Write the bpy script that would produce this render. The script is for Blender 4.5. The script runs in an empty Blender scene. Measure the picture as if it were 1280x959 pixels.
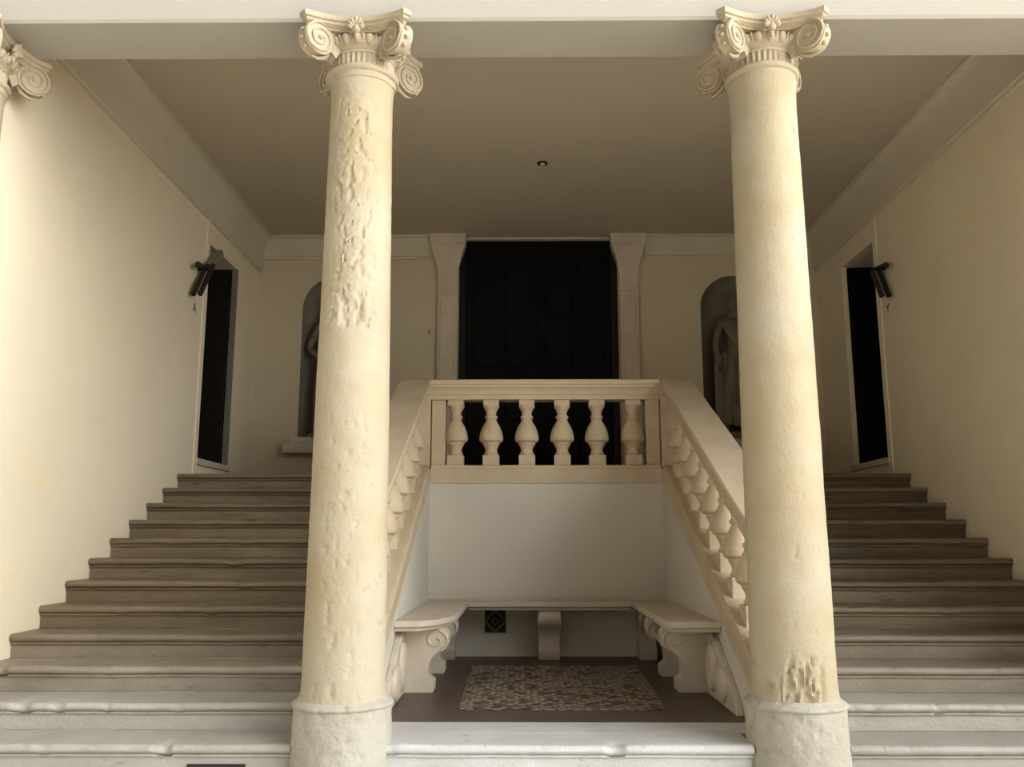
import bpy, bmesh, math, random
from mathutils import Vector, Matrix, noise
random.seed(7)
scn = bpy.context.scene
COL = scn.collection
PI = math.pi

# ------------------------------------------------------------------ helpers
class MB:
    """collects geometry for ONE mesh object"""
    def __init__(s): s.v = []; s.f = []
    def add(s, vs, fs):
        o = len(s.v); s.v += [tuple(p) for p in vs]; s.f += [tuple(i + o for i in f) for f in fs]; return s
    def box(s, x0, x1, y0, y1, z0, z1):
        return s.add([(x0,y0,z0),(x1,y0,z0),(x1,y1,z0),(x0,y1,z0),(x0,y0,z1),(x1,y0,z1),(x1,y1,z1),(x0,y1,z1)],
                     [(3,2,1,0),(4,5,6,7),(0,1,5,4),(1,2,6,5),(2,3,7,6),(3,0,4,7)])
    def loft(s, rings, cap=True, closed=True):
        """rings: list of equal-length point loops"""
        n = len(rings[0]); vs = [p for r in rings for p in r]; fs = []
        m = n if closed else n - 1
        for i in range(len(rings) - 1):
            for j in range(m):
                k = (j + 1) % n
                fs.append((i*n + j, i*n + k, (i+1)*n + k, (i+1)*n + j))
        if cap:
            fs.append(tuple(range(n - 1, -1, -1))); b = (len(rings) - 1) * n
            fs.append(tuple(range(b, b + n)))
        return s.add(vs, fs)
    def lathe(s, prof, n=48, c=(0,0,0), a0=0, fn=None):
        rings = []
        for r, z in prof:
            ring = []
            for j in range(n):
                a = a0 + 2*PI*j/n
                rr = fn(r, z, a) if fn else r
                ring.append((c[0] + rr*math.cos(a), c[1] + rr*math.sin(a), c[2] + z))
            rings.append(ring)
        return s.loft(rings)
    def tube(s, pts, rad, n=8):
        pts = [Vector(p) for p in pts]; rings = []
        up = Vector((.13, .21, .97))
        for i, p in enumerate(pts):
            d = (pts[min(i+1, len(pts)-1)] - pts[max(i-1, 0)]).normalized()
            u = d.cross(up)
            if u.length < .05: u = d.cross(Vector((1, 0, 0)))
            u.normalize(); w = d.cross(u)
            r = rad[i] if isinstance(rad, (list, tuple)) else rad
            rings.append([tuple(p + (u*math.cos(2*PI*k/n) + w*math.sin(2*PI*k/n))*r) for k in range(n)])
        return s.loft(rings)
    def prism(s, poly, lo, hi, axis='z'):
        """extrude 2-D polygon: axis z -> (x,y), axis y -> (x,z), axis x -> (y,z)"""
        def mk(p, t):
            return (p[0], p[1], t) if axis == 'z' else ((p[0], t, p[1]) if axis == 'y' else (t, p[0], p[1]))
        return s.loft([[mk(p, lo) for p in poly], [mk(p, hi) for p in poly]])
    def xform(s, M, start=0):
        s.v = s.v[:start] + [tuple(M @ Vector(p)) for p in s.v[start:]]; return s
    def jitter(s, amp, scale, fn=None):
        out = []
        for p in s.v:
            q = Vector(p); d = noise.noise_vector(q*scale)*amp
            if fn: d *= fn(q)
            out.append(tuple(q + d))
        s.v = out; return s
    def build(s, name, mat, parent=None, smooth=35, bevel=0, bseg=2, **props):
        me = bpy.data.meshes.new(name); me.from_pydata(s.v, [], s.f); me.update()
        bm = bmesh.new(); bm.from_mesh(me); bmesh.ops.recalc_face_normals(bm, faces=bm.faces); bm.to_mesh(me); bm.free()
        me.materials.append(mat)
        o = bpy.data.objects.new(name, me); COL.objects.link(o)
        if smooth:
            me.polygons.foreach_set('use_smooth', [True]*len(me.polygons)); me.set_sharp_from_angle(angle=math.radians(smooth))
        if bevel:
            b = o.modifiers.new('bevel', 'BEVEL'); b.width = bevel; b.segments = bseg; b.limit_method = 'ANGLE'; b.angle_limit = math.radians(40)
        if parent: o.parent = parent
        for k, v in props.items(): o[k] = v
        return o

def empty(name, loc, label=None, cat=None, group=None, kind=None):
    o = bpy.data.objects.new(name, None); COL.objects.link(o); o.location = loc; o.empty_display_size = .1
    if label: o['label'] = label
    if cat: o['category'] = cat
    if group: o['group'] = group
    if kind: o['kind'] = kind
    return o
def shift(mb, loc):
    mb.v = [(p[0]-loc[0], p[1]-loc[1], p[2]-loc[2]) for p in mb.v]; return mb
def copy_tree(o, parent=None):
    c = o.copy(); COL.objects.link(c); c.parent = parent
    for ch in list(o.children): copy_tree(ch, c)
    return c
def smoothstep(a, b, x):
    t = max(0, min(1, (x-a)/(b-a))); return t*t*(3-2*t)

# ------------------------------------------------------------------ materials
def mat(name, c1, c2, scale=2.0, rough=.8, bump=.15, bscale=30, c3=None, s3=9, t3=.62, stretch=(1,1,1), spec=.3, rvar=0.0):
    m = bpy.data.materials.new(name); m.use_nodes = True
    nt = m.node_tree; N = nt.nodes; L = nt.links
    bs = N['Principled BSDF']; bs.inputs['Roughness'].default_value = rough
    bs.inputs['Specular IOR Level'].default_value = spec
    geo = N.new('ShaderNodeNewGeometry'); mp = N.new('ShaderNodeMapping'); mp.inputs['Scale'].default_value = stretch
    L.new(geo.outputs['Position'], mp.inputs['Vector'])
    n1 = N.new('ShaderNodeTexNoise'); n1.inputs['Scale'].default_value = scale; n1.inputs['Detail'].default_value = 6; n1.inputs['Roughness'].default_value = .6
    L.new(mp.outputs[0], n1.inputs['Vector'])
    r1 = N.new('ShaderNodeMapRange'); r1.inputs['From Min'].default_value = .33; r1.inputs['From Max'].default_value = .67
    L.new(n1.outputs['Fac'], r1.inputs['Value'])
    mx = N.new('ShaderNodeMix'); mx.data_type = 'RGBA'
    mx.inputs[6].default_value = (*c1, 1); mx.inputs[7].default_value = (*c2, 1)
    L.new(r1.outputs[0], mx.inputs[0]); out = mx.outputs[2]
    if c3:
        n3 = N.new('ShaderNodeTexNoise'); n3.inputs['Scale'].default_value = s3; n3.inputs['Detail'].default_value = 8; n3.inputs['Roughness'].default_value = .7
        L.new(mp.outputs[0], n3.inputs['Vector'])
        r3 = N.new('ShaderNodeMapRange'); r3.inputs['From Min'].default_value = t3; r3.inputs['From Max'].default_value = t3+.1
        L.new(n3.outputs['Fac'], r3.inputs['Value'])
        m3 = N.new('ShaderNodeMix'); m3.data_type = 'RGBA'; m3.inputs[7].default_value = (*c3, 1)
        L.new(r3.outputs[0], m3.inputs[0]); L.new(out, m3.inputs[6]); out = m3.outputs[2]
    if rvar:
        oi = N.new('ShaderNodeObjectInfo'); hv = N.new('ShaderNodeHueSaturation')
        rr = N.new('ShaderNodeMapRange'); rr.inputs['To Min'].default_value = 1-rvar; rr.inputs['To Max'].default_value = 1+rvar
        L.new(oi.outputs['Random'], rr.inputs['Value']); L.new(rr.outputs[0], hv.inputs['Value']); L.new(out, hv.inputs['Color']); out = hv.outputs[0]
    L.new(out, bs.inputs['Base Color'])
    if bump:
        nb = N.new('ShaderNodeTexNoise'); nb.inputs['Scale'].default_value = bscale; nb.inputs['Detail'].default_value = 5
        L.new(geo.outputs['Position'], nb.inputs['Vector'])
        b = N.new('ShaderNodeBump'); b.inputs['Strength'].default_value = bump; b.inputs['Distance'].default_value = .02
        L.new(nb.outputs['Fac'], b.inputs['Height']); L.new(b.outputs[0], bs.inputs['Normal'])
    return m

M = {}
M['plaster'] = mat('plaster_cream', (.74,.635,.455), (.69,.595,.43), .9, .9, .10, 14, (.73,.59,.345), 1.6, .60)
M['plaster_shaded'] = mat('plaster_cream_shaded', (.57,.485,.345), (.53,.455,.33), .9, .9, .10, 14)  # same cream plaster darkened, the shade at the back put into its colour
M['plaster_white'] = mat('plaster_white', (.62,.57,.47), (.57,.53,.45), .8, .9, .08, 12)
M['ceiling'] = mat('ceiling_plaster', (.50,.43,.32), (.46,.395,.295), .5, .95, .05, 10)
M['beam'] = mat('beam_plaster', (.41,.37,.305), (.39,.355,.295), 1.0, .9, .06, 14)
M['column'] = mat('column_stone', (.365,.285,.165), (.425,.37,.27), 1.6, .75, .25, 42, (.325,.23,.115), 3.2, .62)
M['base'] = mat('column_base_stone', (.38,.34,.265), (.43,.395,.33), 3.5, .8, .35, 42, (.33,.265,.17), 6, .60)
M['capital'] = mat('capital_stone', (.43,.35,.235), (.385,.31,.21), 7, .8, .25, 60, (.42,.32,.2), 16, .66)
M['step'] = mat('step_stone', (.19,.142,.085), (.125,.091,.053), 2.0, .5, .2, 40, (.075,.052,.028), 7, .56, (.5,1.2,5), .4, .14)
M['step_lit_faint'] = mat('step_stone_lit_faint', (.23,.185,.13), (.165,.128,.086), 2.4, .5, .2, 40, (.11,.082,.052), 5, .60, (1,.7,2.5), .4, .10)  # this and the next two: step stone lightened in stages as painted daylight
M['step_lit_mid'] = mat('step_stone_lit_mid', (.29,.245,.187), (.215,.175,.13), 2.4, .5, .2, 42, (.15,.115,.08), 6, .60, (1,.7,2.5), .4, .10)
M['step_lit_full'] = mat('step_stone_lit_full', (.42,.385,.33), (.33,.295,.245), 2.4, .5, .22, 45, (.24,.195,.145), 6, .62, (1,.7,2.5), .4, .08)
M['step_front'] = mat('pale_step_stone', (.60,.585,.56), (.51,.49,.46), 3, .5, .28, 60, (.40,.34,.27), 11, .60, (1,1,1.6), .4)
M['balu'] = mat('balustrade_stone', (.60,.485,.33), (.53,.415,.275), 5, .7, .2, 50, (.40,.30,.2), 9, .66)
M['rail'] = mat('rail_stone', (.58,.47,.32), (.50,.395,.26), 4, .45, .12, 40, (.42,.33,.23), 8, .66, spec=.5)
M['bench'] = mat('bench_stone', (.58,.50,.39), (.50,.42,.32), 4, .6, .15, 40, (.38,.30,.22), 8, .66)
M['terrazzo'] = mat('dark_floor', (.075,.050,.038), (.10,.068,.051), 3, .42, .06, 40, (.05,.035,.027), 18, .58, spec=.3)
M['hallfloor'] = mat('court_paving', (.50,.465,.41), (.44,.41,.365), 2, .55, .08, 30)
M['black'] = mat('black_door_paint', (.002,.0019,.0016), (.0035,.003,.0027), 6, .6, .1, 40, spec=.12)
M['brown'] = mat('dark_brown_timber', (.005,.003,.002), (.009,.005,.0035), 4, .6, .1, 40, stretch=(8,8,1), spec=.25)
M['metal'] = mat('black_metal', (.012,.011,.010), (.02,.018,.016), 20, .5, .05, 80)
M['grey'] = mat('grey_metal', (.17,.16,.14), (.14,.13,.115), 20, .5, .05, 80)
M['ink'] = mat('dark_letter_paint', (.02,.017,.012), (.03,.025,.02), 20, .8, 0)
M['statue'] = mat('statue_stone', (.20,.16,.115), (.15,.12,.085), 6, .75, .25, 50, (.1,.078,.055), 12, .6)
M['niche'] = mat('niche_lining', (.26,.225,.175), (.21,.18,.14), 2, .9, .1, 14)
M['cornice'] = mat('cornice_plaster', (.60,.525,.40), (.56,.49,.375), 1, .9, .06, 14)
M['bounce_cut'] = mat('dark_bounce_cut', (.05,.07,.025), (.08,.09,.035), 3, .9, .3, 60)  # dark ground tone invented to weaken the bounce
M['front_light_cut'] = mat('dark_front_light_cut', (.13,.095,.07), (.10,.075,.055), 1.5, .9, .1, 10)  # dark tone chosen so the unseen front wall returns little light
M['court'] = mat('courtyard_render', (.62,.585,.52), (.56,.53,.47), .8, .9, .08, 10)

def mosaic_mat():
    m = bpy.data.materials.new('mosaic_pavement'); m.use_nodes = True; nt = m.node_tree; N = nt.nodes; L = nt.links
    bs = N['Principled BSDF']; bs.inputs['Roughness'].default_value = .4
    geo = N.new('ShaderNodeNewGeometry'); mp = N.new('ShaderNodeMapping'); mp.inputs['Rotation'].default_value = (0,0,PI/4)
    L.new(geo.outputs['Position'], mp.inputs['Vector'])
    v = N.new('ShaderNodeTexVoronoi'); v.inputs['Scale'].default_value = 16; v.inputs['Randomness'].default_value = .38; v.voronoi_dimensions = '2D'
    L.new(mp.outputs[0], v.inputs['Vector'])
    e = N.new('ShaderNodeTexVoronoi'); e.feature = 'DISTANCE_TO_EDGE'; e.inputs['Scale'].default_value = 16; e.inputs['Randomness'].default_value = .38; e.voronoi_dimensions = '2D'
    L.new(mp.outputs[0], e.inputs['Vector'])
    cr = N.new('ShaderNodeValToRGB'); cr.color_ramp.interpolation = 'CONSTANT'
    els = cr.color_ramp.elements; els[0].position = 0; els[0].color = (.36,.29,.20,1); els[1].position = .55; els[1].color = (.22,.16,.105,1)
    for p, c in ((.72,(.05,.035,.027,1)),(.86,(.15,.07,.045,1)),(.93,(.42,.355,.26,1))):
        q = els.new(p); q.color = c
    sp = N.new('ShaderNodeSeparateColor'); L.new(v.outputs['Color'], sp.inputs[0]); L.new(sp.outputs[0], cr.inputs[0])
    st = N.new('ShaderNodeMapRange'); st.inputs['From Min'].default_value = .13; st.inputs['From Max'].default_value = .17
    L.new(e.outputs['Distance'], st.inputs['Value'])
    mx = N.new('ShaderNodeMix'); mx.data_type = 'RGBA'; mx.inputs[6].default_value = (.055,.04,.03,1)
    L.new(st.outputs[0], mx.inputs[0]); L.new(cr.outputs[0], mx.inputs[7]); L.new(mx.outputs[2], bs.inputs['Base Color'])
    return m
M['mosaic'] = mosaic_mat()

# ------------------------------------------------------------------ measures (metres, camera stands at x=0,y=0)
WL, WR, WB = -3.44, 3.89, 11.2          # left, right, back wall faces
ZCEIL = 5.55; ZLAND = 2.2436; RISE, GO = .1603, .34
YTOP = 8.8251                            # front of the uppermost nosing
RL, RR = -.90, 1.418                     # side faces of the bench alcove
BW = .32                                 # thickness of its side walls
ZREC = ZLAND - 11*RISE                   # alcove floor = twelfth tread
YC = 5.2; XC1, XC2, XC0 = -1.0, 1.54, -3.52
ZSOF = 4.76; YB0, YB1 = 4.99, 5.42
SL = RISE/GO
def ztr(k): return ZLAND - RISE*k
def yn(k): return YTOP - GO*k

# ------------------------------------------------------------------ setting
def S(o): o['kind'] = 'structure'; return o
HX0, HX1, HY0, HZ = -4.3, 8.5, -9.0, 8.0   # open courtyard in front of the stair
S(MB().box(HX0-.3, HX1+.3, -2.5, 4.6, -.2, 0).build('floor', M['hallfloor']))
S(MB().box(HX0-.3, HX1+.3, HY0-.3, -2.5, -.2, 0).build('floor_bounce_cut', M['bounce_cut']))  # unseen dark ground added to cut light bouncing into the alcove
DY0, DY1, DZ0, DZ1 = 9.32, 10.32, 2.445, 4.829
WT = .62
S(MB().box(WL-WT, WL, YB0+.18, DY0, 0, ZCEIL+.2).box(WL-WT, WL, DY1, WB+.8, 0, ZCEIL+.2)
  .box(WL-WT, WL, DY0, DY1, 0, DZ0).box(WL-WT, WL, DY0, DY1, DZ1, ZCEIL+.2).build('wall_left', M['plaster']))
S(MB().box(WR, WR+WT, YB0, DY0, 0, ZCEIL+.2).box(WR, WR+WT, DY1, WB+.8, 0, ZCEIL+.2)
  .box(WR, WR+WT, DY0, DY1, 0, DZ0).box(WR, WR+WT, DY0, DY1, DZ1, ZCEIL+.2).build('wall_right', M['plaster']))
# back wall with the great doorway and two arched niches cut out
DX0, DX1, DZT = -.80, 1.285, 5.525
NX1, NX2, NR, NZ0, NZS = -2.42, 2.79, .43, 2.86, 4.58
wb = MB().box(WL, WR, WB, WB+.8, 0, ZCEIL+.2).build('wall_back', M['plaster_shaded'], smooth=0)
cut = [MB().box(DX0, DX1, WB-.2, WB+1, ZLAND, DZT).build('cut', M['plaster'])]
for nx in (NX1, NX2):
    prof = [(NR, NZ0)] + [(NR, NZS)] + [(NR*math.cos(a), NZS + NR*math.sin(a)) for a in [PI/2*i/12 for i in range(1, 12)]] + [(.004, NZS+NR)]
    cut.append(MB().lathe(prof, 48, (nx, WB, 0)).build('cut', M['plaster']))
for c in cut:
    b = wb.modifiers.new('cut', 'BOOLEAN'); b.object = c; b.operation = 'DIFFERENCE'; b.solver = 'EXACT'
bpy.context.view_layer.update()
dg = bpy.context.evaluated_depsgraph_get()
nm = bpy.data.meshes.new_from_object(wb.evaluated_get(dg))
wb.modifiers.clear(); wb.data = nm
nm.polygons.foreach_set('use_smooth', [True]*len(nm.polygons)); nm.set_sharp_from_angle(angle=math.radians(35))
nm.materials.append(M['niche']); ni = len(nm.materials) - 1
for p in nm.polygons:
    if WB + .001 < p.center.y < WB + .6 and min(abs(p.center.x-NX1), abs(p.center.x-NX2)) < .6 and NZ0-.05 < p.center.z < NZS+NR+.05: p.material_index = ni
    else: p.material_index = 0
for c in cut: bpy.data.objects.remove(c)
S(wb)
# alcove walls under the landing
S(MB().box(RL-.02, RR+.02, YTOP+.012, YTOP+.3, 0, 2.16).build('wall_alcove_back', M['plaster_white']))
def sidewall(x0, x1, nm_):
    zb = lambda y: 2.15 - SL*(YTOP-y)
    S(MB().prism([(YTOP+.3,0),(YTOP+.3,2.15),(YTOP,2.15),(5.52,zb(5.52)),(5.52,0)], x0, x1, 'x').build(nm_, M['plaster_white']))
sidewall(RL-BW+.005, RL, 'wall_alcove_left'); sidewall(RR, RR+BW-.005, 'wall_alcove_right')
# ceilings
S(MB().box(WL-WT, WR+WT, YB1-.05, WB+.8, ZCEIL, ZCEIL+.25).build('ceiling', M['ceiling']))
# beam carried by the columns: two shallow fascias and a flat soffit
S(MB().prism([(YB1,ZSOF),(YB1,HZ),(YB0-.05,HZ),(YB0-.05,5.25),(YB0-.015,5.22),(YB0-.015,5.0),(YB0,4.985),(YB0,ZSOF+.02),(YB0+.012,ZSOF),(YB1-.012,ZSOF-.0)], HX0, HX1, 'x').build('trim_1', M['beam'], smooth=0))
# coved cornices
def cove(pr, h, n=9):
    pts = [(0,-h),(.025,-h),(.025,-h+.03),(.04,-h+.035)]
    for i in range(n+1):
        a = PI/2*i/n; pts.append((pr-.02-(pr-.06)*math.cos(a), -.03-(h-.07)*(1-math.sin(a))))
    return pts + [(pr,-.03),(pr,0),(0,0)]
cp = cove(.17, .48)
mb = MB(); mb.loft([[(WL+u, y, ZCEIL+w) for u, w in cp] for y in (YB1-.01, WB)]); S(mb.build('trim_2', M['cornice'], smooth=25))
mb = MB(); mb.loft([[(WR-u, y, ZCEIL+w) for u, w in cp] for y in (YB1-.01, WB)]); S(mb.build('trim_3', M['cornice'], smooth=25))
cb = cove(.13, .30)
for i, (a, b) in enumerate(((WL, -1.14), (1.645, WR))):
    mb = MB(); mb.loft([[(x, WB-u, ZCEIL+w) for u, w in cb] for x in (a, b)]); S(mb.build('trim_%d' % (4+i), M['cornice'], smooth=25))
# landing
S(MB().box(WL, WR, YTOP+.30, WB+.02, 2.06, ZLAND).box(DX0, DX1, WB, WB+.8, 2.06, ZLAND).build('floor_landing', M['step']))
# unseen courtyard walls behind the camera, heights and tones set to shape the light
def wall_open(axis, at, lo, hi, z1, holes, th, nm_):
    """one wall plane with rectangular openings (a0,a1,z0,z1)"""
    mb = MB(); cuts = sorted(set([lo, hi] + [h[0] for h in holes] + [h[1] for h in holes]))
    for a, b in zip(cuts[:-1], cuts[1:]):
        hs = [h for h in holes if h[0] <= a and h[1] >= b]; z = 0
        for h in sorted(hs, key=lambda q: q[2]):
            if h[2] > z: mb.box(*( (at, at+th, a, b) if axis == 'x' else (a, b, at, at+th)), z, h[2])
            z = h[3]
        mb.box(*((at, at+th, a, b) if axis == 'x' else (a, b, at, at+th)), z, z1)
    return S(mb.build(nm_, M['court'], smooth=0))
wall_open('y', HY0-.3, HX0, HX1, HZ+1.0, [(2.0, 5.0, 0, 4.4)], .3, 'wall_front').data.materials[0] = M['front_light_cut']  # unseen wall made tall and dark to hold back frontal light
wall_open('x', HX1, HY0, YB1, 2.0, [], .3, 'wall_court_right')
wall_open('x', HX0-.3, HY0, YB1, 4.9, [], .3, 'wall_court_left')
S(MB().box(HX0, WL-WT, YB0+.18, YB1, 0, ZSOF).build('wall_pier_left', M['plaster']))
S(MB().box(WR+WT, HX1, YB0, YB1, 0, ZSOF).build('wall_pier_right', M['plaster']))

# ------------------------------------------------------------------ stairs
def tread_mb(x0, x1, k, chips=.004, back=None, c0=0, nx=None, deep=GO):
    y0, z = yn(k), ztr(k); nx = nx or max(12, int((x1-x0)/(.012 if chips > .006 else .03)))
    prof = [(y0+deep+.03, z)]
    prof += [(y0+.20, z-.001), (y0+.08, z), (y0+.035, z)]
    for i in range(7):
        a = PI/2 + PI*i/6; prof.append((y0+.026+.026*math.cos(a), z-.027+.027*math.sin(a)))
    prof += [(y0+.018, z-.058), (y0+.018, z-.066), (y0+.026, z-.068), (y0+.034, z-.080), (y0+deep+.03, z-.080)]
    rings = []
    for i in range(nx+1):
        x = x0 + (x1-x0)*i/nx; ring = []
        for (y, zz) in prof:
            p = Vector((x, y, zz)); w = 1.0 if y < y0+.1 else .25
            d = noise.noise(Vector((x*2.2, k*3.7, zz*4)))*.004*w
            ch = max(0, noise.noise(Vector((x*9+c0, k*5.1, 1.3))) - .32)*chips*14 if y < y0+.06 and zz > z-.06 else 0
            if chips > .006 and y < y0+.07: ch += max(0, noise.noise(Vector((x*31+c0, zz*20, 4.1+k))) - .30)*.02
            wear = -.006*w*math.exp(-((x-(x0+x1)/2)/.9)**2) if zz > z-.03 else 0
            ring.append((x, y + ch*.6 + d, zz + d*.5 + wear - ch*.35))
        rings.append(ring)
    mb = MB(); mb.loft(rings); return mb
def flight(name, x0, x1, label):
    org = ((x0+x1)/2, yn(11), 0)
    t = empty(name, org, label, 'staircase', 'flights of stone stairs')
    for k in range(12):
        xa, xb = x0, x1
        if k == 11: xa, xb = (max(x0, XC0+.262), XC1-.258) if x0 < 0 else (XC2+.258, x1)
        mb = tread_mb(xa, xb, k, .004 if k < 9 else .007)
        sm = M['step'] if k < 8 else (M['step_lit_faint'] if k < 9 else (M['step_lit_mid'] if k < 10 else M['step_lit_full']))  # lower steps take lighter copies, brighter daylight at the front painted in
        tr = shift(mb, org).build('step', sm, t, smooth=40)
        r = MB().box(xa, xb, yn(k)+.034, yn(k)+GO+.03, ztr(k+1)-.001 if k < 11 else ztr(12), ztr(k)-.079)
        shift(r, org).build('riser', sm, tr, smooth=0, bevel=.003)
    return t
TL = flight('staircase', WL+.004, RL-BW, 'long flight of worn stone steps between left wall and left balustrade')
TR = flight('staircase', RR+BW, WR-.004, 'long flight of worn stone steps between right wall and right balustrade')
# dark drain slot in the lowest visible riser of the left flight
org = TL.location
shift(MB().box(-1.83, -1.51, yn(11)+.026, yn(11)+.05, .332, .371), org).build('drain_slot', M['ink'], TL, label='black drain slot')
# bottom steps run the full width below
t = empty('front_step', ((WL+WR)/2, yn(13), 0), 'pair of full width stone steps under the columns', 'steps')
for k in (12, 13):
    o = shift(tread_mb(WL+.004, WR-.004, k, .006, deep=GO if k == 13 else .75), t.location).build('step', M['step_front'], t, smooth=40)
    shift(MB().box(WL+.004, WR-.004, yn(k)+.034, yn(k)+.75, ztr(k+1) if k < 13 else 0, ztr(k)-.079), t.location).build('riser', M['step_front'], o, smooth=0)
# alcove paving
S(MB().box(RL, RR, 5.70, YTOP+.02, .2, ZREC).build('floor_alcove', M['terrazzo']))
org = ((RL+RR)/2, yn(11), 0)
t = empty('threshold_slab', org, 'pale chipped stone slab edging the alcove floor between the two columns', 'step')
mb = MB(); mb = tread_mb(RL+.125, RR-.145, 11, .010, c0=7)
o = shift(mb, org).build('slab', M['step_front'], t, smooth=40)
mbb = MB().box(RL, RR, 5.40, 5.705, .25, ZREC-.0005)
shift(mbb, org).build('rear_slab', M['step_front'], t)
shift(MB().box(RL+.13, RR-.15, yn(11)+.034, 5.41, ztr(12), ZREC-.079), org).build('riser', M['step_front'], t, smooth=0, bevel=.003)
o = MB().prism([(-.41,6.10),(.965,6.10),(1.03,8.17),(-.43,8.17)], ZREC+.0005, ZREC+.004).build('mosaic_panel', M['mosaic'])
o['label'] = 'patterned mosaic panel set in the dark alcove floor between the benches'; o['category'] = 'mosaic'

# ------------------------------------------------------------------ balustrades
BAL = [(.085,.0),(.085,.104),(.068,.108),(.074,.125),(.064,.140),(.058,.158),(.064,.185),(.080,.214),(.088,.226),(.086,.236),(.104,.244),(.119,.258),
       (.122,.280),(.119,.315),(.107,.36),(.092,.40),(.072,.435),(.058,.458),(.052,.480),(.062,.486),(.065,.50),(.062,.514),(.050,.520),
       (.050,.545),(.058,.568),(.072,.592),(.082,.606),(.082,.618),(.078,.620),(.078,.675)]
H0 = .675
def baluster_mb(h, slope=0):
    mb = MB(); k = h/H0
    prof = [(r, z*k) for r, z in BAL]
    body = prof[2:-2]
    mb.lathe(body, 28)
    def sq(hw, z0, z1, s0, s1):
        vs = []
        for z, s_ in ((z0, s0), (z1, s1)):
            for x, y in ((-hw,-hw),(hw,-hw),(hw,hw),(-hw,hw)): vs.append((x, y, z + s_*y))
        mb.add(vs, [(3,2,1,0),(4,5,6,7),(0,1,5,4),(1,2,6,5),(2,3,7,6),(3,0,4,7)])
    sq(.082, -.03 if slope else 0, .106*k, slope, 0)
    sq(.078, .617*k, h + (.03 if slope else 0), 0, slope)
    return mb
RAILP = [(-.155,-.004),(-.135,.0),(.135,.0),(.155,-.004)]
def rail_prof(hw, h):
    half = [(hw-.012,0),(hw,-.010),(hw,-.048),(hw-.012,-.056),(hw-.012,-.078),(hw-.022,-.086),(hw-.040,-.125),(hw-.044,-.150),(hw-.054,-.156),(hw-.054,-h)]
    return half + [(-x, z) for x, z in reversed(half)]
def plinth_prof(hw, h):
    half = [(hw-.02,0),(hw-.014,-.006),(hw-.014,-.03),(hw,-.04),(hw,-h)]
    return half + [(-x, z) for x, z in reversed(half)]
ZR, ZRB, ZPT, ZPB = 3.198, 3.0, 2.325, 2.145
# straight one above the alcove
org = ((RL+RR)/2, YTOP, 2.145)
t = empty('landing_balustrade', org, 'short level stone balustrade of six bulbous balusters above the alcove bench', 'balustrade')
yc = YTOP+.155
def runX(prof, x0, x1, z, n=24, amp=.002):
    mb = MB(); mb.loft([[(x0+(x1-x0)*i/n, yc+u, z+w) for u, w in prof] for i in range(n+1)]); return mb.jitter(amp, 6)
shift(runX(rail_prof(.155,.2), RL-.05, RR+.05, ZR), org).build('handrail', M['rail'], t, smooth=30)
shift(runX(plinth_prof(.155,.18), RL+.003, RR-.003, ZPT), org).build('plinth', M['rail'], t, smooth=30)
bm_ = baluster_mb(ZRB-ZPT)
first = None
for x in (-.656, -.295, .069, .430, .784, 1.152):
    if first is None:
        first = MB().add(bm_.v, bm_.f).build('baluster', M['balu'], t, smooth=38); o = first
    else:
        o = first.copy(); COL.objects.link(o)
    o.parent = t; o.location = (x-org[0], yc-org[1], ZPT-org[2]); o.rotation_euler = (0,0,random.uniform(-.02,.02))
for x0, x1 in ((RL, RL+.14), (RR-.14, RR)):
    shift(MB().box(x0, x1, yc-.06, yc+.09, ZPT-.01, ZRB+.01), org).build('end_post', M['balu'], t, bevel=.004)
# raking ones
YE = 5.475
def raking(xc, label):
    org = (xc, 7.1, 1.3); t = empty('raking_balustrade', org, label, 'balustrade', 'sloping balustrades of the two flights')
    def run(prof, z, ye):
        ys = [ye + (YTOP-ye)*i/40 for i in range(41)] + [YTOP+.16, YTOP+.31]
        mb = MB(); mb.loft([[(xc+u, y, z+w-SL*max(0, YTOP-y)) for u, w in prof] for y in ys]); return mb.jitter(.0025, 5)
    hr = shift(run(rail_prof(.16,.2), ZR, YE), org).build('handrail', M['rail'], t, smooth=30)
    shift(run(plinth_prof(.16,.18), ZPT, 5.50), org).build('string', M['rail'], t, smooth=30)
    shift(MB().box(xc-.15, xc+.15, YTOP+.01, YTOP+.30, ZPT-.02, ZRB+.02), org).build('corner_post', M['balu'], t, bevel=.005)
    sh = baluster_mb(ZRB-ZPT, SL); f = None
    for i in range(9):
        y = 8.60 - .355*i
        if f is None: f = MB().add(sh.v, sh.f).build('baluster', M['balu'], t, smooth=38); o = f
        else: o = f.copy(); COL.objects.link(o)
        o.parent = t; o.location = (0, y-org[1], ZPT - SL*(YTOP-y) - org[2])
    return t
raking(RL-.16, 'sloping stone balustrade rising along the left flight to the landing')
raking(RR+.16, 'sloping stone balustrade with broad pale handrail along the right flight')

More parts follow.
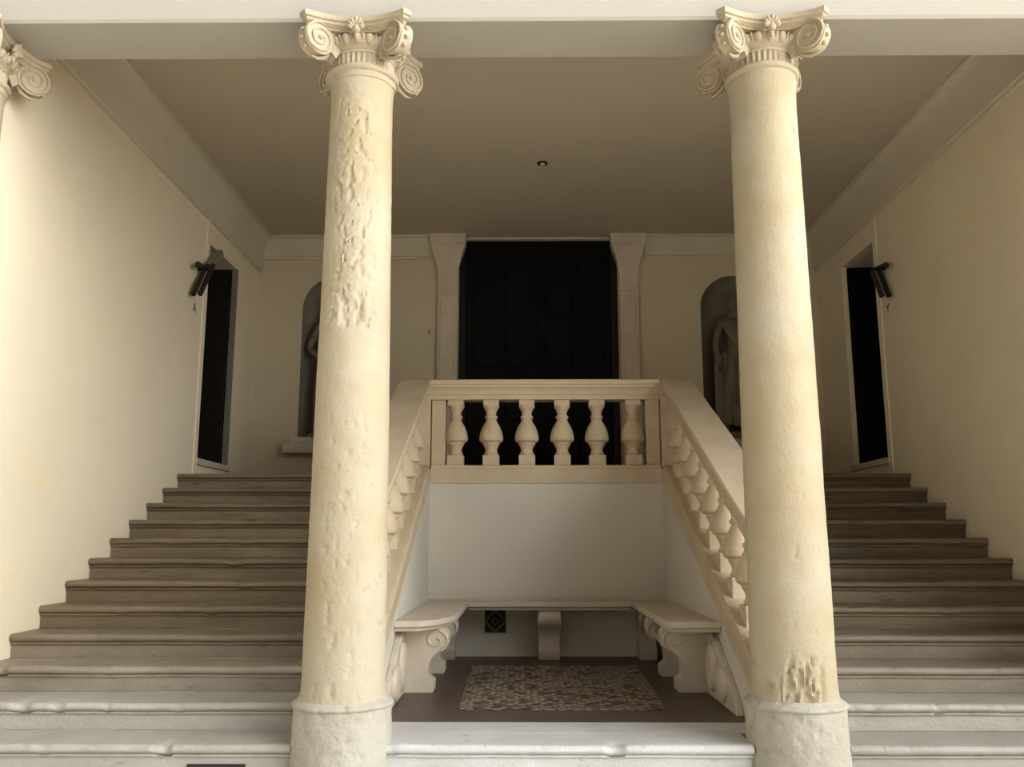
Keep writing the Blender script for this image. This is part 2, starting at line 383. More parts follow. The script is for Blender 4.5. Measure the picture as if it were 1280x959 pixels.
# ------------------------------------------------------------------ columns
def shaft_r(z, zb, zt, r0, r1):
    t = (z-zb)/(zt-zb)
    r = r0 + (r1-r0)*(t**1.25)
    r += .018*math.exp(-((z-zb)/.035)) + .012*math.exp(-((zt-z)/.05))
    return r
def make_shaft(org, zb, zt, r0, r1, kind):
    nz, na = 330, 128; mb = MB(); rings = []
    ax = {'left': math.radians(-84), 'right': math.radians(-100), 'plain': 0}[kind]
    for i in range(nz+1):
        z = zb + (zt-zb)*i/nz; ring = []
        for j in range(na):
            a = 2*PI*j/na; r = shaft_r(z, zb, zt, r0, r1)
            p = Vector((math.cos(a)*r*1.0, math.sin(a)*r, z))
            r += noise.noise(p*Vector((3,3,1.2)).length*.5)*.003 + noise.noise(p*16)*.0016
            da = (a - ax + PI) % (2*PI) - PI
            if kind == 'left':
                edge = 2.78 + .02*noise.noise(Vector((a*4, 3, 0)))
                r += .007*(1-smoothstep(edge-.006, edge+.006, z))*smoothstep(1.3, .55, abs(da+.25))
                q = Vector((a*2.2, z*4.3, 4.2))
                m = smoothstep(.95, .5, abs(da))*smoothstep(2.78, 2.82, z)*smoothstep(4.38, 4.1, z)
                n1 = noise.fractal(q*2.4, .9, 2.1, 5)
                r -= .0085*m*smoothstep(.20, .30, n1)
                r += .006*m*smoothstep(.05, .22, n1)*smoothstep(.34, .22, n1)
                # big flake above the patch joint
                r -= .016*smoothstep(.38, .26, abs(da+.02))*smoothstep(2.80, 2.84, z)*smoothstep(3.06, 2.92, z + .05*noise.noise(q*5))
                # hairline crack
                if 2.35 < z < 2.78 and abs(da + .72 + .04*noise.noise(Vector((z*9,0,0)))) < .03: r -= .006*max(0, noise.noise(Vector((z*14, 2, 1)))+.3)
                m2 = smoothstep(.9, .4, abs(da))*smoothstep(2.5, 2.2, z)
                r -= .007*m2*smoothstep(.42, .52, noise.fractal(q*3.1, .9, 2.1, 4))
            elif kind == 'right':
                q = Vector((a*2.6, z*2.1, 9.1))
                m2 = smoothstep(1.2, .5, abs(da-.35))
                r -= .010*m2*smoothstep(.62, .72, noise.fractal(q*3.3, .9, 2.1, 5))*smoothstep(2.4, 1.5, z)*.6
                m3 = smoothstep(.75, .3, abs(da-.12))*smoothstep(.99, .88, z)
                r -= .018*m3*smoothstep(-.1, .15, noise.fractal(q*5, .9, 2.1, 4))
            ring.append((r*math.cos(a), r*math.sin(a), z))
        rings.append(ring)
    mb.loft(rings); return shift(mb, (0,0,org))
def volute_mb(flip=1):
    """a diagonal fin in the (s, z) plane: arm, scroll disc, spiral fillets; s = radial"""
    mb = MB(); cs, cz, R = .348, -.152, .106; hw = .042
    # scroll drum with hollowed rim
    n = 40; rings = []
    for y, r in ((-hw,.2*R),(-hw+.004,R*.93),(-hw,R*.97),(-hw+.005,R),(-.016,R*.93),(.016,R*.93),(hw-.005,R),(hw,R*.97),(hw-.004,R*.93),(hw,.2*R)):
        rings.append([(cs+r*math.cos(2*PI*i/n), y, cz+r*math.sin(2*PI*i/n)) for i in range(n)])
    mb.loft(rings)
    # arm sweeping in under the abacus
    arm = [(.12,-.075),(.20,-.066),(.30,-.062),(cs+.02,-.066),(cs+.03,-.10),(.30,-.105),(.27,-.15),(.262,-.21),(.225,-.24),(.20,-.19),(.15,-.135),(.12,-.125)]
    mb.prism(arm, -hw+.006, hw-.006, 'y')
    # spiral fillets on both faces
    for sgn in (-1, 1):
        pts, rad = [], []
        for i in range(61):
            u = i/60; a = PI*.62 - u*2*PI*2.25; r = R*.88*(1-u)**.9 + .010
            pts.append((cs + r*math.cos(a), sgn*(hw+.001), cz + r*math.sin(a))); rad.append(.0105*(1-.5*u))
        mb.tube(pts, rad, 6)
        e = [(cs + .016*math.cos(2*PI*i/12), sgn*(hw-.004), cz + .016*math.sin(2*PI*i/12)) for i in range(12)]
        e2 = [(cs + .009*math.cos(2*PI*i/12), sgn*(hw+.014), cz + .009*math.sin(2*PI*i/12)) for i in range(12)]
        mb.loft([e, e2])
    # little husk leaf tucked below the scroll
    pts = [(cs-.085, 0, cz-.05), (cs-.06, 0, cz-.095), (cs-.01, 0, cz-.118), (cs+.035, 0, cz-.116)]
    mb.tube(pts, [.018,.016,.012,.004], 8)
    # beads down the outer edge of the scroll
    for a in (-.7, -.2, .35, .9):
        c = Vector((cs+R*.97*math.cos(a), 0, cz+R*.97*math.sin(a)))
        mb.lathe([(.002,-.016),(.014,-.008),(.017,0),(.014,.008),(.002,.016)], 8, tuple(c))
    return mb
def abacus_mb():
    mb = MB(); H, cutw, mid = .345, .045, .255
    def outline(off):
        pts = []
        for q in range(4):
            R_ = Matrix.Rotation(q*PI/2, 3, 'Z')
            side = []
            for i in range(13):
                u = -1 + 2*i/12; x = u*(H-cutw-off*.3); y = -(mid-off + (H-mid)*abs(u)**2.0)
                side.append(R_ @ Vector((x, y, 0)))
            pts += side
        return pts
    rings = []
    for off, z in ((.05,-.078),(.05,-.068),(.035,-.060),(.018,-.050),(.018,-.036),(.004,-.030),(0,-.018),(0,0)):
        rings.append([(p.x, p.y, z) for p in outline(off)])
    return mb.loft(rings)
def bell_mb():
    prof = [(.205,-.36),(.209,-.325),(.222,-.318),(.229,-.305),(.226,-.292),(.214,-.287),(.196,-.280),(.192,-.262),(.194,-.205),(.203,-.198),(.203,-.186),(.196,-.180),
            (.205,-.170),(.228,-.150),(.240,-.125),(.238,-.100),(.21,-.085),(.2,-.07)]
    mb = MB()
    def fn(r, z, a):
        if -.262 <= z <= -.2: r += .006*math.cos(a*36)
        return r
    fine = []
    for (r0, z0), (r1, z1) in zip(prof[:-1], prof[1:]):
        n = 6 if (z0 < -.2 and z0 > -.27) else 2
        for i in range(n): fine.append((r0+(r1-r0)*i/n, z0+(z1-z0)*i/n))
    fine.append(prof[-1])
    return mb.lathe(fine, 144, fn=fn)
def eggs_mb():
    mb = MB(); n = 20
    for i in range(n):
        a = 2*PI*i/n; st = len(mb.v)
        mb.lathe([(.002,-.036),(.014,-.028),(.022,-.008),(.022,.012),(.016,.026),(.004,.030)], 10)
        mb.xform(Matrix.Translation((.236*math.cos(a), .236*math.sin(a), -.128)) @ Matrix.Rotation(a, 4, 'Z') @ Matrix.Rotation(.5, 4, 'Y') @ Matrix.Diagonal((.7,1,1,1)), st)
        b = a + PI/n; st = len(mb.v)
        mb.lathe([(.001,-.034),(.006,0),(.005,.03)], 6)
        mb.xform(Matrix.Translation((.238*math.cos(b), .238*math.sin(b), -.128)) @ Matrix.Rotation(b, 4, 'Z') @ Matrix.Rotation(.5, 4, 'Y'), st)
    return mb
def fleuron_mb():
    """palmette on the middle of an abacus side (faces -y)"""
    mb = MB()
    for i in range(-3, 4):
        a = i*.42; L_ = .085 - .008*abs(i); st = len(mb.v)
        mb.lathe([(.002,0),(.010,.015),(.014,L_*.6),(.012,L_*.85),(.003,L_)], 8)
        mb.xform(Matrix.Translation((0,-.262,-.095)) @ Matrix.Rotation(a, 4, 'Y') @ Matrix.Rotation(.45, 4, 'X'), st)
    st = len(mb.v); mb.lathe([(.003,-.03),(.022,-.018),(.028,0),(.02,.02),(.003,.028)], 12, (0,-.268,-.09))
    mb.lathe([(.002,-.055),(.012,-.04),(.016,-.015),(.01,.0)], 8, (0,-.258,-.10))
    return mb
V0 = None
def make_column(x, label, kind, rt):
    org = (x, YC, ztr(12))
    t = empty('stone_column', org, label, 'column', 'columns under the beam')
    zb = .700
    # base: a plain drum with a rounded upper rim, rough and pitted
    def fb(r, z, a):
        p = Vector((math.cos(a)*2.6, math.sin(a)*2.6, z*6 + x*3))
        return r + .005*noise.noise(p*1.6) - .008*smoothstep(.25,.5,noise.fractal(p*3, .9, 2.1, 4))
    prof = [(.283,0)] + [(.283-.0004*i, .012*i) for i in range(1,30)] + [(.279,.352),(.284,.358),(.284,.366),(.276,.374),(.262,.384),(.249,.394),(.244,.402)]
    MB().lathe(prof, 112, fn=fb).build('base', M['base'], t, smooth=50)
    sh = make_shaft(org[2], zb, 4.41, .2325, rt, kind); sh.build('shaft', M['column'], t, smooth=60)
    cap = bell_mb().jitter(.003, 14).build('capital', M['capital'], t, smooth=40); cap.location = (0,0,ZSOF-org[2])
    abacus_mb().jitter(.005, 9).build('abacus', M['capital'], cap, smooth=40)
    eggs_mb().build('egg_band', M['capital'], cap, smooth=60)
    for q in range(4):
        o = volute_mb(); o.xform(Matrix.Rotation(PI/4 + q*PI/2, 4, 'Z')); o.jitter(.004, 11 + q).build('volute', M['capital'], cap, smooth=45)
        f = fleuron_mb(); f.xform(Matrix.Rotation(q*PI/2, 4, 'Z')); f.jitter(.004, 13 + q).build('fleuron', M['capital'], cap, smooth=50)
    return t
make_column(XC1, 'stone column left of the alcove, its upper shaft pitted with flaking plaster', 'left', .190)
make_column(XC2, 'smoother cream stone column right of the alcove, chipped just above its base', 'right', .200)
make_column(XC0, 'engaged stone column at the left wall end, only its capital in frame', 'plain', .192)

# ------------------------------------------------------------------ bench in the alcove
org = ((RL+RR)/2, 7.4, ZREC)
t = empty('stone_bench', org, 'u-shaped stone bench on scroll brackets around the alcove walls', 'bench')
ZB = 1.015
def seat(poly, pin):
    mb = MB()
    mb.prism(poly, ZB-.045, ZB); mb.prism(pin, ZB-.075, ZB-.044)
    return shift(mb, org).build('seat', M['bench'], t, bevel=.008, bseg=3)
YBF = 8.42
seat([(RL,6.45),(-.72,6.47),(-.60,6.60),(-.50,6.90),(-.485,7.2),(-.485,8.44),(-.485,YTOP),(RL,YTOP)],
     [(RL,6.48),(-.735,6.50),(-.625,6.62),(-.53,6.91),(-.515,7.2),(-.515,8.44),(-.515,YTOP),(RL,YTOP)])
seat([(RR,6.42),(1.06,6.42),(1.03,6.47),(1.035,8.44),(1.035,YTOP),(RR,YTOP)],
     [(RR,6.45),(1.085,6.45),(1.06,6.49),(1.065,8.44),(1.065,YTOP),(RR,YTOP)])
seat([(-.484,YBF),(1.034,YBF),(1.034,YTOP),(-.484,YTOP)], [(-.484,YBF+.03),(1.034,YBF+.03),(1.034,YTOP),(-.484,YTOP)])
# scroll bracket: profile (u from the wall outwards, v up from floor), height .46
def bracket_mb(w):
    P = [(0,0),(.235,0),(.245,.02),(.245,.085),(.225,.10),(.205,.115),(.200,.16),(.205,.20),(.225,.245),(.265,.285),(.315,.325),(.345,.365),(.352,.40),(.345,.435),(.33,.46),(0,.46)]
    mb = MB(); mb.prism(P, -w/2, w/2, 'y')
    for sgn in (-1, 1):                       # carved volute on both cheeks
        pts, rad = [], []
        for i in range(36):
            u = i/35; a = -1.2 + u*2*PI*1.35; r = .078*(1-u)**.8 + .016
            pts.append((.255+r*math.cos(a), sgn*w/2, .375+r*math.sin(a)*.9)); rad.append(.010)
        mb.tube(pts, rad, 6)
    return mb
def bracket(x, y, rot, w=.15, sx=1.0):
    mb = bracket_mb(w); mb.xform(Matrix.Translation((x, y, ZREC)) @ Matrix.Rotation(rot, 4, 'Z') @ Matrix.Diagonal((sx,1,1,1)))
    shift(mb, org).build('support', M['bench'], t, smooth=30, bevel=.004)
for y in (6.83, 7.78): bracket(RL+.02, y, 0)
for y in (6.86, 7.64): bracket(RR-.02, y, PI)
bracket(.27, YTOP-.01, -PI/2, .20, 1.0)
for x in (-.70, 1.20): bracket(x, YTOP-.01, -PI/2, .16, 1.0)
# carved scroll ends of the sloping plinth, at the alcove mouth
def scroll_end(x, sgn, label):
    org2 = (x, 6.35, ZREC); e = empty('scroll_plinth', org2, label, 'stone carving', 'scroll stones at the alcove mouth')
    P = [(6.745,ZREC),(6.745,.92),(6.70,.932),(6.60,.925),(6.45,.86),(6.30,.775),(6.12,.68),(5.98,.60),(5.90,.54),(5.88,ZREC)]
    mb = MB(); mb.prism(P, x, x+sgn*.05, 'x')
    shift(mb, org2).build('slab', M['bench'], e, smooth=30, bevel=.01, bseg=3)
    mb = MB()
    for cy, cz, ry, rz in ((6.57,.69,.13,.17),(6.26,.62,.15,.12)):
        rings = []
        for k, (f, d) in enumerate(((1,.045),(1,.062),(.86,.075),(.55,.083),(.1,.086))):
            rings.append([(x+sgn*d, cy+ry*f*math.cos(2*PI*i/28), cz+rz*f*math.sin(2*PI*i/28)) for i in range(28)])
        mb.loft(rings)
    shift(mb, org2).build('lobes', M['bench'], e, smooth=60)
scroll_end(RL, 1, 'pale carved scroll stone on alcove left wall before the bench')
scroll_end(RR, -1, 'carved scroll stone with oval lobes on alcove right wall before the bench')
# iron vent in the alcove back wall
vx0, vx1, vz0, vz1 = -.345, -.142, .705, .912; vy = YTOP+.012
org = ((vx0+vx1)/2, vy, vz0)
t = empty('vent_grille', org, 'small square black vent with diamond lattice under the back seat', 'vent')
shift(MB().box(vx0, vx1, vy-.004, vy+.004, vz0, vz1), org).build('back_plate', M['ink'], t)
mb = MB()
w = .012
mb.box(vx0, vx0+w, vy-.016, vy, vz0, vz1).box(vx1-w, vx1, vy-.016, vy, vz0, vz1).box(vx0, vx1, vy-.016, vy, vz0, vz0+w).box(vx0, vx1, vy-.016, vy, vz1-w, vz1)
shift(mb, org).build('frame', M['metal'], t)
mb = MB(); cx, cz, r = (vx0+vx1)/2, (vz0+vz1)/2, .10
D = [(cx,cz+r),(cx+r,cz),(cx,cz-r),(cx-r,cz)]
for a, b in zip(D, D[1:]+D[:1]): mb.tube([(a[0],vy-.01,a[1]),(b[0],vy-.01,b[1])], .011, 6)
d = .035; D = [(cx,cz+d),(cx+d,cz),(cx,cz-d),(cx-d,cz)]
for a, b in zip(D, D[1:]+D[:1]): mb.tube([(a[0],vy-.01,a[1]),(b[0],vy-.01,b[1])], .006, 6)
shift(mb, org).build('lattice', M['grey'], t)

# ------------------------------------------------------------------ great door with pilasters
org = ((DX0+DX1)/2, WB+.3, ZLAND)
t = empty('door_1', org, 'tall black double door behind the landing balustrade', None, kind='structure')
t['category'] = 'door'
xm = (DX0+DX1)/2
for a, b in ((DX0+.09, xm-.004), (xm+.004, DX1-.09)):
    lf = shift(MB().box(a, b, WB+.075, WB+.135, ZLAND, DZT), org).build('door_leaf', M['black'], t, bevel=.004)
    mb = MB(); zz = [2.40, 3.05, 3.75, 4.45, 5.30]
    for z0, z1 in zip(zz[:-1], zz[1:]):
        for x0, x1 in ((a+.10, (a+b)/2-.04), ((a+b)/2+.04, b-.10)):
            mb.box(x0, x1, WB+.05, WB+.077, z0+.05, z1-.05)
    shift(mb, org).build('panels', M['black'], lf, bevel=.012)
shift(MB().box(DX0, DX1, WB+.22, WB+.26, ZLAND, DZT), org).build('light_stop', M['brown'], t)  # added behind the leaves to stop sky light leaking between them
mb = MB().box(DX0, DX0+.09, WB+.03, WB+.20, ZLAND, DZT).box(DX1-.09, DX1, WB+.03, WB+.20, ZLAND, DZT)
shift(mb, org).build('door_frame', M['brown'], t, bevel=.004)
def pilaster(x0, x1, label):
    cx = (x0+x1)/2; hw = (x1-x0)/2; org = (cx, WB, ZLAND)
    p = empty('door_pilaster', org, label, 'pilaster', 'pilasters of the black door')
    mb = MB().box(cx-hw, cx+hw, WB-.075, WB+.01, ZLAND, 4.74)
    mb.box(cx-hw+.035, cx+hw-.035, WB-.09, WB-.07, ZLAND+.3, 4.66)
    shift(mb, org).build('pilaster_shaft', M['bench'], p, bevel=.006)
    shift(MB().box(cx-hw-.03, cx+hw+.03, WB-.10, WB+.01, ZLAND, ZLAND+.16), org).build('pilaster_base', M['bench'], p, bevel=.01)
    mb = MB()                                     # flaring console
    prof = [(0,4.735),(.012,4.74),(.012,4.775),(.0,4.79),(.0,4.98),(.008,5.08),(.028,5.18),(.058,5.27),(.085,5.33),(.10,5.38),(.10,5.41),(.115,5.42),(.115,5.50),(.125,5.505),(.125,ZCEIL-.002)]
    mb.loft([[(cx-hw-e*.9, WB-.075-e*.8, z),(cx+hw+e*.9, WB-.075-e*.8, z),(cx+hw+e*.9, WB+.02, z),(cx-hw-e*.9, WB+.02, z)] for e, z in prof])
    shift(mb, org).build('console', M['bench'], p, smooth=30)
    return p
pilaster(-1.072, -.815, 'stone pilaster with flaring console at left jamb of black door')
P2 = pilaster(1.30, 1.543, 'stone pilaster with flaring console at right jamb of black door')

# ------------------------------------------------------------------ side doorways
def side_door(n, wx, sgn):
    org = (wx, (DY0+DY1)/2, DZ0)
    t = empty('door_%d' % n, org, None, None, kind='structure')
    t['label'] = 'dark open doorway in the %s wall at the head of the stairs' % ('left' if sgn < 0 else 'right'); t['category'] = 'door'
    X = lambda d: wx + sgn*d
    def bx(d0, d1, *r): a, b = sorted((X(d0), X(d1))); return MB().box(a, b, *r)
    shift(bx(.06, .60, DY1-.075, DY1-.02, DZ0+.01, DZ1-.012), org).build('door_leaf', M['black'] if sgn > 0 else M['brown'], t, bevel=.004)
    shift(bx(.56, .60, DY0-.0, DY1, DZ0, DZ1), org).build('back_panel', M['brown'], t)
    # pale jamb stop standing at the outer arris
    shift(bx(-.012, .05, DY1-.05, DY1+.0, DZ0, DZ1), org).build('jamb', M['grey'] if sgn < 0 else M['plaster'], t, bevel=.003)
    shift(bx(-.03, WT, DY0-.04, DY1+.04, DZ0-.07, DZ0), org).build('threshold', M['bench'], t, bevel=.01)
    shift(bx(-.015, 0, DY0-.10, DY0-.002, ZLAND, DZ1+.30), org).build('architrave', M['plaster'], t, bevel=.003)
side_door(2, WL, -1); side_door(3, WR, 1)
# black angled lamps by the doorways
def wall_lamp(wx, sgn, pts, label):
    """pts: top and bottom of the slanting barrel, bracket ends, all (y, z)"""
    (ya, za), (yb, zb_), (yc_, zc_), (yd, zd) = pts
    x = wx + sgn*.10; org = (wx, yc_, zc_)
    t = empty('wall_lamp', org, label, 'wall lamp', 'lamps by the side doorways')
    mb = MB().tube([(wx, yc_, zc_), (x, yc_, zc_)], .02, 10).tube([(x, yc_+.02, zc_), (x, yd, zd)], [.022,.034], 10)
    shift(mb, org).build('bracket', M['metal'], t, smooth=40)
    for off in (-.035, .035):
        mb = MB().tube([(x+off, ya, za), (x+off, yb, zb_)], .028, 12)
        shift(mb, org).build('lamp_barrel', M['metal'], t, smooth=40)
    return t, org
tl, o_ = wall_lamp(WL, 1, ((9.10,4.50),(8.78,4.09),(9.03,4.44),(8.76,4.40)), 'black slanting wall lamp on its bracket beside the left doorway')
shift(MB().prism([(9.08,4.51),(9.13,4.47),(9.43,4.72),(9.38,4.77)], WL+.07, WL+.13, 'x'), o_).build('lamp_shade', M['grey'], tl, label='pale grey upper shade')
wall_lamp(WR, -1, ((9.07,4.41),(8.88,4.08),(9.06,4.43),(8.80,4.385)), 'black slanting wall lamp on its bracket beside the right doorway')

# painted letters
def letter(ch, size, loc, rot, label):
    cu = bpy.data.curves.new('letter', 'FONT'); cu.body = ch; cu.size = size; cu.extrude = .001; cu.align_x = 'CENTER'; cu.align_y = 'CENTER'
    tmp = bpy.data.objects.new('tmp', cu); COL.objects.link(tmp); bpy.context.view_layer.update()
    me = bpy.data.meshes.new_from_object(tmp.evaluated_get(bpy.context.evaluated_depsgraph_get()))
    bpy.data.objects.remove(tmp)
    me.materials.clear(); me.materials.append(M['ink'])
    o = bpy.data.objects.new('wall_letter', me); COL.objects.link(o); o.location = loc; o.rotation_euler = rot
    o['label'] = label; o['category'] = 'letter'; o['group'] = 'letters on the walls'; return o
letter('A', .14, (WL+.002, 9.005, 4.0), (PI/2, 0, PI/2), 'small black letter A on the left wall below the lamp')
letter('Y', .14, (WR-.002, 9.07, 3.99), (PI/2, 0, -PI/2), 'small black letter on the right wall below the lamp')
letter('E', .085, (-1.178, WB-.002, 4.255), (PI/2, 0, 0), 'tiny black letter on the back wall left of the door')
# ceiling ring
org = (.243, 8.861, ZCEIL)
t = empty('ceiling_hook', org, 'small dark ring plate in the middle of the ceiling', 'ceiling hook')
MB().lathe([(.03,0),(.03,-.008),(.045,-.010),(.058,-.008),(.060,0)], 24).build('ring_plate', M['metal'], t, smooth=40)
MB().lathe([(.027,0),(.026,-.016),(.018,-.022),(.004,-.024)], 16).build('boss', M['ceiling'], t, smooth=40)

# ------------------------------------------------------------------ statues in the niches
def skin(name, nodes, edges, radii, mt, parent, sub=2):
    me = bpy.data.meshes.new(name); me.from_pydata(nodes, edges, []); me.update()
    o = bpy.data.objects.new(name, me); COL.objects.link(o)
    sk = o.modifiers.new('skin', 'SKIN'); sk.use_smooth_shade = True
    if not me.skin_vertices: me.attributes  # the modifier creates the layer
    for i, r in enumerate(radii):
        sv = me.skin_vertices[0].data[i]; sv.radius = (r, r) if not isinstance(r, tuple) else r; sv.use_root = (i == 0)
    ss = o.modifiers.new('sub', 'SUBSURF'); ss.levels = sub; ss.render_levels = sub
    bpy.context.view_layer.update()
    ev = bpy.data.meshes.new_from_object(o.evaluated_get(bpy.context.evaluated_depsgraph_get()))
    bpy.data.objects.remove(o)
    ev.materials.clear(); ev.materials.append(mt)
    q = bpy.data.objects.new(name, ev); COL.objects.link(q); q.parent = parent
    ev.polygons.foreach_set('use_smooth', [True]*len(ev.polygons))
    return q
def statue(x, label, mirror):
    s = -1 if mirror else 1
    org = (x, WB+.06, NZ0+.02)
    t = empty('niche_statue', org, label, 'statue', 'statues in the niches')
    h = 1.78
    # continuous body: pelvis root, contrapposto, one hand on the hip, the other arm lowered
    J = [((.01,0,.92),(.135,.105)), ((0,.0,1.06),(.125,.095)), ((-.015,.01,1.22),(.145,.10)), ((-.02,.015,1.36),(.165,.10)), ((-.02,.0,1.46),(.075,.065)),
         ((-.015,-.02,1.53),(.055,.055)), ((-.012,-.035,1.60),(.075,.085)), ((-.01,-.035,1.68),(.078,.092)), ((-.01,-.03,1.75),(.05,.06)),
         ((-.19,.01,1.40),(.062,.06)), ((-.30,.02,1.20),(.05,.05)), ((-.325,-.01,1.10),(.044,.044)), ((-.23,-.09,1.01),(.038,.036)), ((-.165,-.11,.975),(.03,.034)),
         ((.16,.01,1.40),(.062,.06)), ((.215,.02,1.20),(.05,.05)), ((.235,-.01,1.11),(.044,.044)), ((.225,-.11,.92),(.036,.036)), ((.215,-.15,.84),(.032,.026)),
         ((-.095,0,.86),(.095,.095)), ((-.10,-.02,.50),(.062,.066)), ((-.105,.02,.30),(.055,.058)), ((-.105,.02,.08),(.036,.042)), ((-.115,-.12,.035),(.036,.026)),
         ((.105,-.01,.86),(.095,.095)), ((.125,-.09,.52),(.062,.066)), ((.135,-.03,.30),(.055,.058)), ((.14,.03,.09),(.036,.042)), ((.165,-.10,.035),(.036,.026))]
    E = [(0,1),(1,2),(2,3),(3,4),(4,5),(5,6),(6,7),(7,8),(3,9),(9,10),(10,11),(11,12),(12,13),(3,14),(14,15),(15,16),(16,17),(17,18),
         (0,19),(19,20),(20,21),(21,22),(22,23),(0,24),(24,25),(25,26),(26,27),(27,28)]
    skin('body', [(s*p[0], p[1], p[2]) for p, r in J], E, [r for p, r in J], M['statue'], t)
    # face, curls
    mb = MB(); mb.lathe([(.002,-.03),(.013,-.02),(.011,0),(.007,.02),(.002,.035)], 8, (-.012*s,-.125,1.635))
    for dx in (-.028, .028): mb.lathe([(.002,-.010),(.014,-.004),(.014,.004),(.002,.010)], 8, (-.012*s+dx,-.106,1.665))
    mb.lathe([(.002,-.008),(.022,-.003),(.022,.003),(.002,.008)], 10, (-.012*s,-.108,1.592))
    mb.build('face', M['statue'], t, smooth=60)
    mb = MB(); rnd = random.Random(3)
    for i in range(46):
        a = rnd.uniform(0, 2*PI); e = rnd.uniform(.05, 1.45)
        p = Vector((-.01*s + .088*math.cos(a)*math.cos(e), -.03 + .098*math.sin(a)*math.cos(e), 1.675 + .095*math.sin(e)))
        if p.y < -.085 and p.z < 1.70: continue
        mb.lathe([(.003,-.022),(.02,-.012),(.024,0),(.02,.012),(.003,.022)], 7, tuple(p))
    mb.build('hair', M['statue'], t, smooth=60)
    # fingers on both hands
    for (wx, wy, wz), dr in (((-.165,-.11,.975),(.9,-.3,-.35)), ((.215,-.15,.84),(-.1,-.35,-1))):
        mb = MB(); d = Vector(dr).normalized(); sd = d.cross(Vector((0,1,.2))).normalized()
        for k in range(4):
            b = Vector((wx, wy, wz)) + sd*(k-1.5)*.017 + d*.02
            L_ = (.062,.072,.068,.052)[k]; mb.tube([b, b+d*L_*.5+Vector((0,-.006,0)), b+d*L_+Vector((0,.012,-.008))], [.0095,.009,.007], 8)
        b = Vector((wx, wy, wz)) + sd*-.03; mb.tube([b, b+d*.03-sd*.018, b+d*.055-sd*.018], [.011,.010,.008], 8)
        mb.v = [(s*p[0], p[1], p[2]) for p in mb.v]
        mb.build('hand', M['statue'], t, smooth=60)
    # drapery: deep vertical folds from hip to shin, slung over one forearm
    rings = []
    for i in range(41):
        u = i/40; z = 1.02 - u*(.90); ring = []
        for j in range(96):
            a = 2*PI*j/96
            rx = .175 + .05*u + .02*math.sin(PI*u); ry = .135 + .045*u
            f = .018*(.4+u)*math.sin(a*9 + 2.2*u + 1.5*math.sin(a*2)) + .010*math.sin(a*17 - 3*u) + .008*noise.noise(Vector((math.cos(a)*3, math.sin(a)*3, z*3)))
            zz = z + (.07*math.sin(a+.6) if i < 3 else 0) + .06*u*math.cos(a-.3)
            ring.append((s*((rx+f)*math.cos(a)), -.01+(ry+f)*math.sin(a), zz))
        rings.append(ring)
    mb = MB(); mb.loft(rings); mb.build('drapery', M['statue'], t, smooth=60)
    mb = MB()                                        # mantle over the shoulder and down the side
    for k in range(5):
        o2 = (k-2)*.028
        mb.tube([(s*(.11+o2*.5), .06, 1.46), (s*(.10+o2), -.09, 1.40), (s*(.02+o2), -.135, 1.22), (s*(-.10+o2), -.13, 1.06), (s*(-.19+o2*.4), -.05, .98)], [.02,.03,.03,.03,.02], 8)
    for k in range(4):
        mb.tube([(s*(.225+k*.016-.03), -.10, .97), (s*(.235+k*.018-.03), -.12, .7), (s*(.225+k*.022-.03), -.09, .32), (s*(.22+k*.02-.03), -.08, .18)], [.03,.03,.026,.012], 8)
    mb.build('mantle', M['statue'], t, smooth=60)
    MB().lathe([(.30,-.02),(.30,.03),(.27,.045)], 32).build('plinth', M['statue'], t, smooth=40)
    t.scale = (1.03, 1.03, 1.07)
    return t
statue(NX1, 'draped stone statue with hand on hip in niche behind left column', False)
statue(NX2, 'shadowed stone statue in arched niche behind right column', True)
def sill(x, label):
    org = (x, WB, NZ0-.2); t = empty('niche_sill', org, label, 'sill', 'sills of the niches')
    shift(MB().box(x-.57, x+.57, WB-.20, WB+.01, 2.665, 2.80), org).build('slab', M['bench'], t, bevel=.008)
    shift(MB().box(x-.5, x+.5, WB-.15, WB+.01, 2.799, NZ0+.01), org).build('moulding', M['bench'], t, bevel=.015, bseg=3)
sill(NX1, 'stone sill below the niche behind the left column')
sill(NX2, 'stone sill below the niche behind the right column')

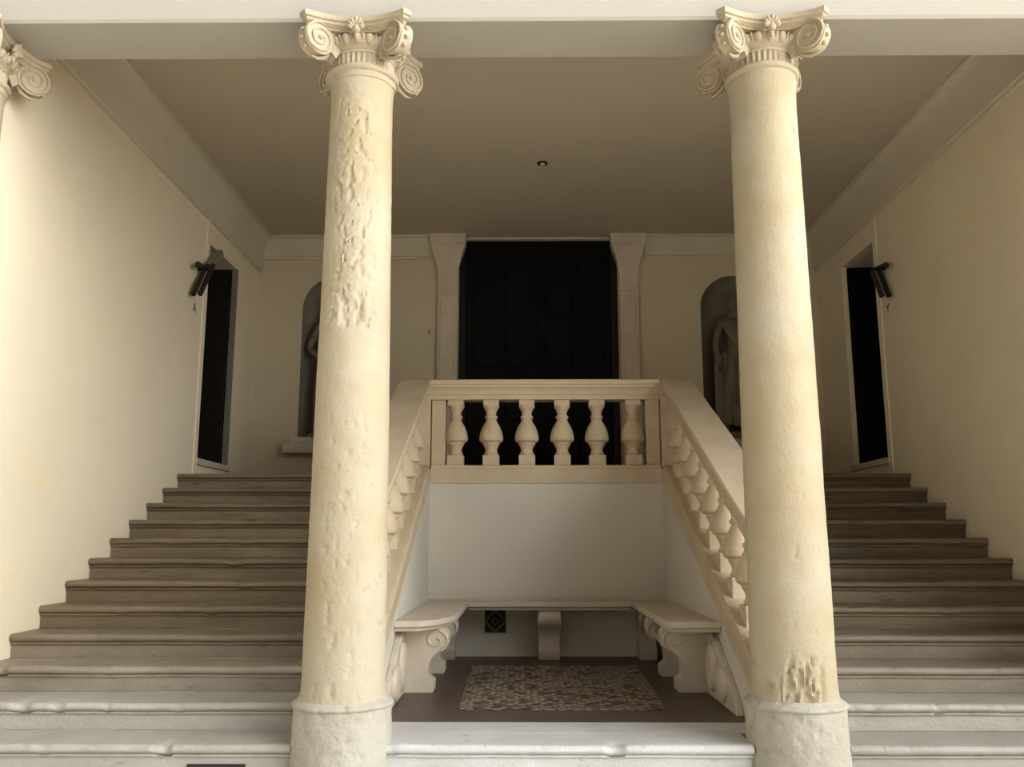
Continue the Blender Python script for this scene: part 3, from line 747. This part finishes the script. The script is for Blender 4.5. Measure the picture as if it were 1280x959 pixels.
# ------------------------------------------------------------------ camera
cam = bpy.data.cameras.new('camera'); co = bpy.data.objects.new('camera', cam); COL.objects.link(co)
co.location = (0, 0, 1.576); co.rotation_euler = (PI/2+.1768, 0, .0092)
cam.sensor_width = 36; cam.lens = 1102.45/1280*36; cam.sensor_fit = 'HORIZONTAL'; cam.clip_end = 100
scn.camera = co

# ------------------------------------------------------------------ light: sun and hazy sky over the open courtyard
def area(name, loc, rot, sx, sy, power, color, spread=PI):
    l = bpy.data.lights.new(name, 'AREA'); l.shape = 'RECTANGLE'; l.size = sx; l.size_y = sy; l.energy = power; l.color = color; l.spread = spread
    o = bpy.data.objects.new(name, l); COL.objects.link(o); o.location = loc; o.rotation_euler = rot
    return o
SUN, SUND, SKY, GLOW, GLOWD = 25, (.55,-.25,-.7), .30, 9.3, (.86,-.44,.26)
sun = bpy.data.lights.new('sun', 'SUN'); sun.energy = SUN; sun.angle = .01; sun.color = (1.0,.96,.88)
so = bpy.data.objects.new('sun', sun); COL.objects.link(so); so.location = (-6, 10, 14)
so.rotation_euler = Vector(SUND).to_track_quat('-Z','Y').to_euler()
w = bpy.data.worlds.new('World'); scn.world = w; w.use_nodes = True
nt = w.node_tree; N = nt.nodes; bg = N['Background']
# hazy sky, much brighter towards the open right-hand side of the courtyard
tc = N.new('ShaderNodeTexCoord'); dt = N.new('ShaderNodeVectorMath'); dt.operation = 'DOT_PRODUCT'
nt.links.new(tc.outputs['Generated'], dt.inputs[0]); dt.inputs[1].default_value = Vector(GLOWD).normalized()
mr = N.new('ShaderNodeMapRange'); mr.interpolation_type = 'SMOOTHERSTEP'
mr.inputs['From Min'].default_value = .62; mr.inputs['From Max'].default_value = 1; mr.inputs['To Min'].default_value = SKY; mr.inputs['To Max'].default_value = GLOW
nt.links.new(dt.outputs['Value'], mr.inputs['Value']); nt.links.new(mr.outputs[0], bg.inputs[1])
bg.inputs[0].default_value = (.92,.965,1.0,1)
vs = scn.view_settings; vs.view_transform = 'Standard'; vs.look = 'None'; vs.gamma = 1; vs.use_curve_mapping = False; vs.exposure = .12
